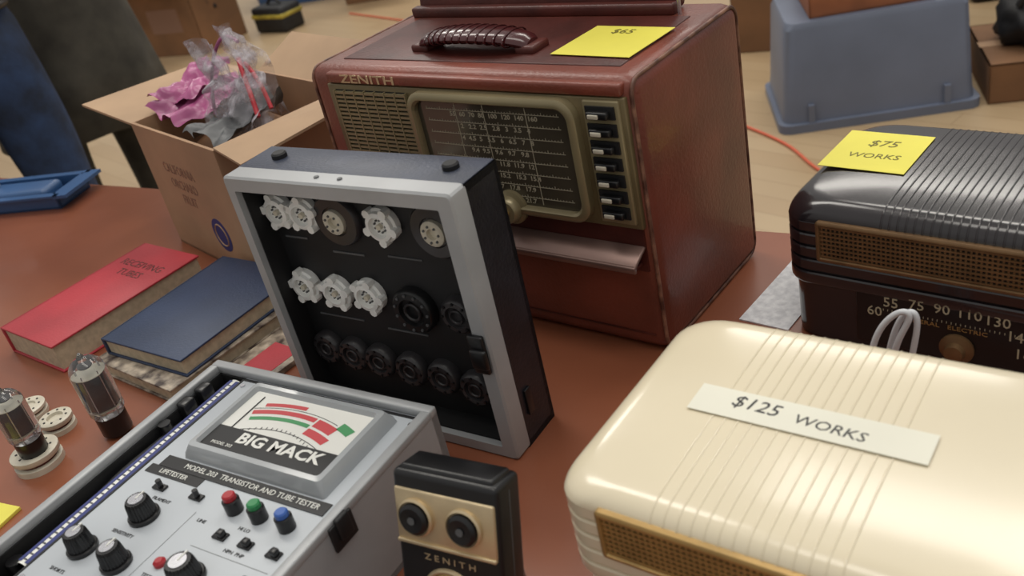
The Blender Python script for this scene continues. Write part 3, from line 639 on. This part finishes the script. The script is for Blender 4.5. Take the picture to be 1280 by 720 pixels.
cbox('shipping_carton',1.34,3.02,-13,38,30,14,m='orangebox',z=.3552)
cbox('shipping_carton.001',-1.62,6.35,-32,52,40,42,open_=True,label='cardink')
cbox('shipping_carton.002',-.35,6.6,-20,45,40,34,open_=True)
cbox('shipping_carton.003',1.50,3.82,-30,60,45,45)
cbox('shipping_carton.004',1.88,2.86,-20,40,40,13)
P=grp('black_duffel_bag',1.90,2.86,.1312,-20); crumple(P,'bag_body',(0,0,7.5),17,15,14,'blackmat',amp=.12,seed=6,flat=True); tube(P,'bag_strap',[(-12,-8,14),(-7,-11,26),(7,-11,26),(12,-8,14)],1.2,'blackmat')
P=grp('black_equipment_case',2.5,3.8,0,-20); box(P,'case',-35,35,-25,25,0,60,'blackmat',bev=3); tube(P,'handle',[(-10,0,60),(-9,0,66),(9,0,66),(10,0,60)],1.2,'grey')
P=grp('blue_storage_bin',-.95,7.1,0,-20)
loft(P,'bin',[[(a,b,z) for a,b in rrect(-w/2,w/2,-d/2,d/2,4,4)] for w,d,z in ((58,38,0),(66,44,36),(70,48,36.5),(70,48,40))],'bluepl',ang=30)
P=grp('wooden_easel',-2.75,6.2,0,-30)
for i,pp in enumerate(([(-25,0,0),(20,10,110)],[(35,0,0),(22,10,110)],[(20,60,0),(20,12,110)])): tube(P,'easel_leg_%d'%i,pp,2.6,'wood',smooth=False)
box(P,'easel_ledge',-16,32,-2,4,38,42,'wood')
P=grp('black_toolbox',-1.05,6.25,0,-40); box(P,'case',-14,14,-9,9,0,16,'blackmat',bev=2); box(P,'case_trim',-14.5,14.5,-9.5,9.5,9,12,'yellow',bev=1); tube(P,'handle',[(-6,0,15),(-5,0,21),(5,0,21),(6,0,15)],1,'blackmat')
P=grp('black_chair',-2.0,7.4,0,-20)
box(P,'seat',-22,22,-20,20,43,47,'blackmat',bev=1.5); box(P,'backrest',-22,22,20,23,60,88,'blackmat',bev=1.5)
for i,(a,b,h) in enumerate(((-20,-18,43),(20,-18,43),(-20,20,86),(20,20,86))): cyl(P,'leg_%d'%i,(a,b,0),1.3,h,'blackmat')
P=grp('extension_cord',0,0,0,0)
tube(P,'cord',[(-60,620,.6),(-20,560,.6),(30,480,.6),(60,400,.6),(78,340,.6),(92,300,.6),(100,275,.6),(97,255,.6),(110,230,.6),(140,215,.6),(180,235,.6)],.5,'cordred')
P=grp('wooden_display_table',-.3,7.9,0,-25); box(P,'top',-90,90,-35,35,70,73,'wood',bev=.5)
for i,(a,b) in enumerate(((-85,-30),(85,-30),(-85,30),(85,30))): cyl(P,'leg_%d'%i,(a,b,0),2,70,'blackmat')
P=grp('folding_display_table',-3.9,7.6,0,-35); box(P,'top',-90,90,-35,35,70,73,'shirt',bev=.5); box(P,'table_skirt',-89,89,-34,34,8,70,'shirt',bev=.5)
for i,(a,b) in enumerate(((-85,-30),(85,-30),(-85,30),(85,30))): cyl(P,'leg_%d'%i,(a,b,0),2,70,'blackmat')

# ================================================================ LIGHT + CAMERA
w=bpy.data.worlds.new('World'); SC.world=w; w.use_nodes=True
nt=w.node_tree; bg=nt.nodes['Background']
tc=nt.nodes.new('ShaderNodeTexCoord'); sp=nt.nodes.new('ShaderNodeSeparateXYZ'); nt.links.new(tc.outputs['Generated'],sp.inputs[0])
cr=nt.nodes.new('ShaderNodeValToRGB'); cr.color_ramp.elements[0].position=0.40; cr.color_ramp.elements[0].color=(.22,.20,.18,1); cr.color_ramp.elements[1].position=.75; cr.color_ramp.elements[1].color=(.63,.62,.60,1)
mr=nt.nodes.new('ShaderNodeMapRange'); mr.inputs['From Min'].default_value=-1; nt.links.new(sp.outputs['Z'],mr.inputs['Value']); nt.links.new(mr.outputs[0],cr.inputs[0]); nt.links.new(cr.outputs[0],bg.inputs['Color'])
bg.inputs['Strength'].default_value=0.82
def area(name,loc,sx,sy,e,col=(1,.95,.87),yaw=0):
    l=bpy.data.lights.new(name,'AREA'); l.shape='RECTANGLE'; l.size=sx; l.size_y=sy; l.energy=e; l.color=col
    o=bpy.data.objects.new(name,l); o.location=loc; o.rotation_euler=(0,0,math.radians(yaw)); COL.objects.link(o)
for i,(a,b,e) in enumerate(((-1.2,3.2,62),(2.2,3.0,62),(.3,.2,36),(-1,7.5,78),(3,7,58))): area('ceiling_light_%d'%i,(a,b,4.6),2.8,.9,e,yaw=-37)
cd=bpy.data.cameras.new('camera'); cam=bpy.data.objects.new('camera',cd); COL.objects.link(cam); SC.camera=cam
cd.sensor_width=36; cd.lens=1181.7/1280*36; cd.clip_start=.02
cd.dof.use_dof=True; cd.dof.focus_distance=1.0; cd.dof.aperture_fstop=7.5
cam.matrix_world=Matrix.Translation((0,0,TZ+.576))@Matrix.Rotation(math.radians(90-29.9),4,'X')@Matrix.Rotation(math.radians(-13.47),4,'Z')
SC.view_settings.view_transform='Standard'
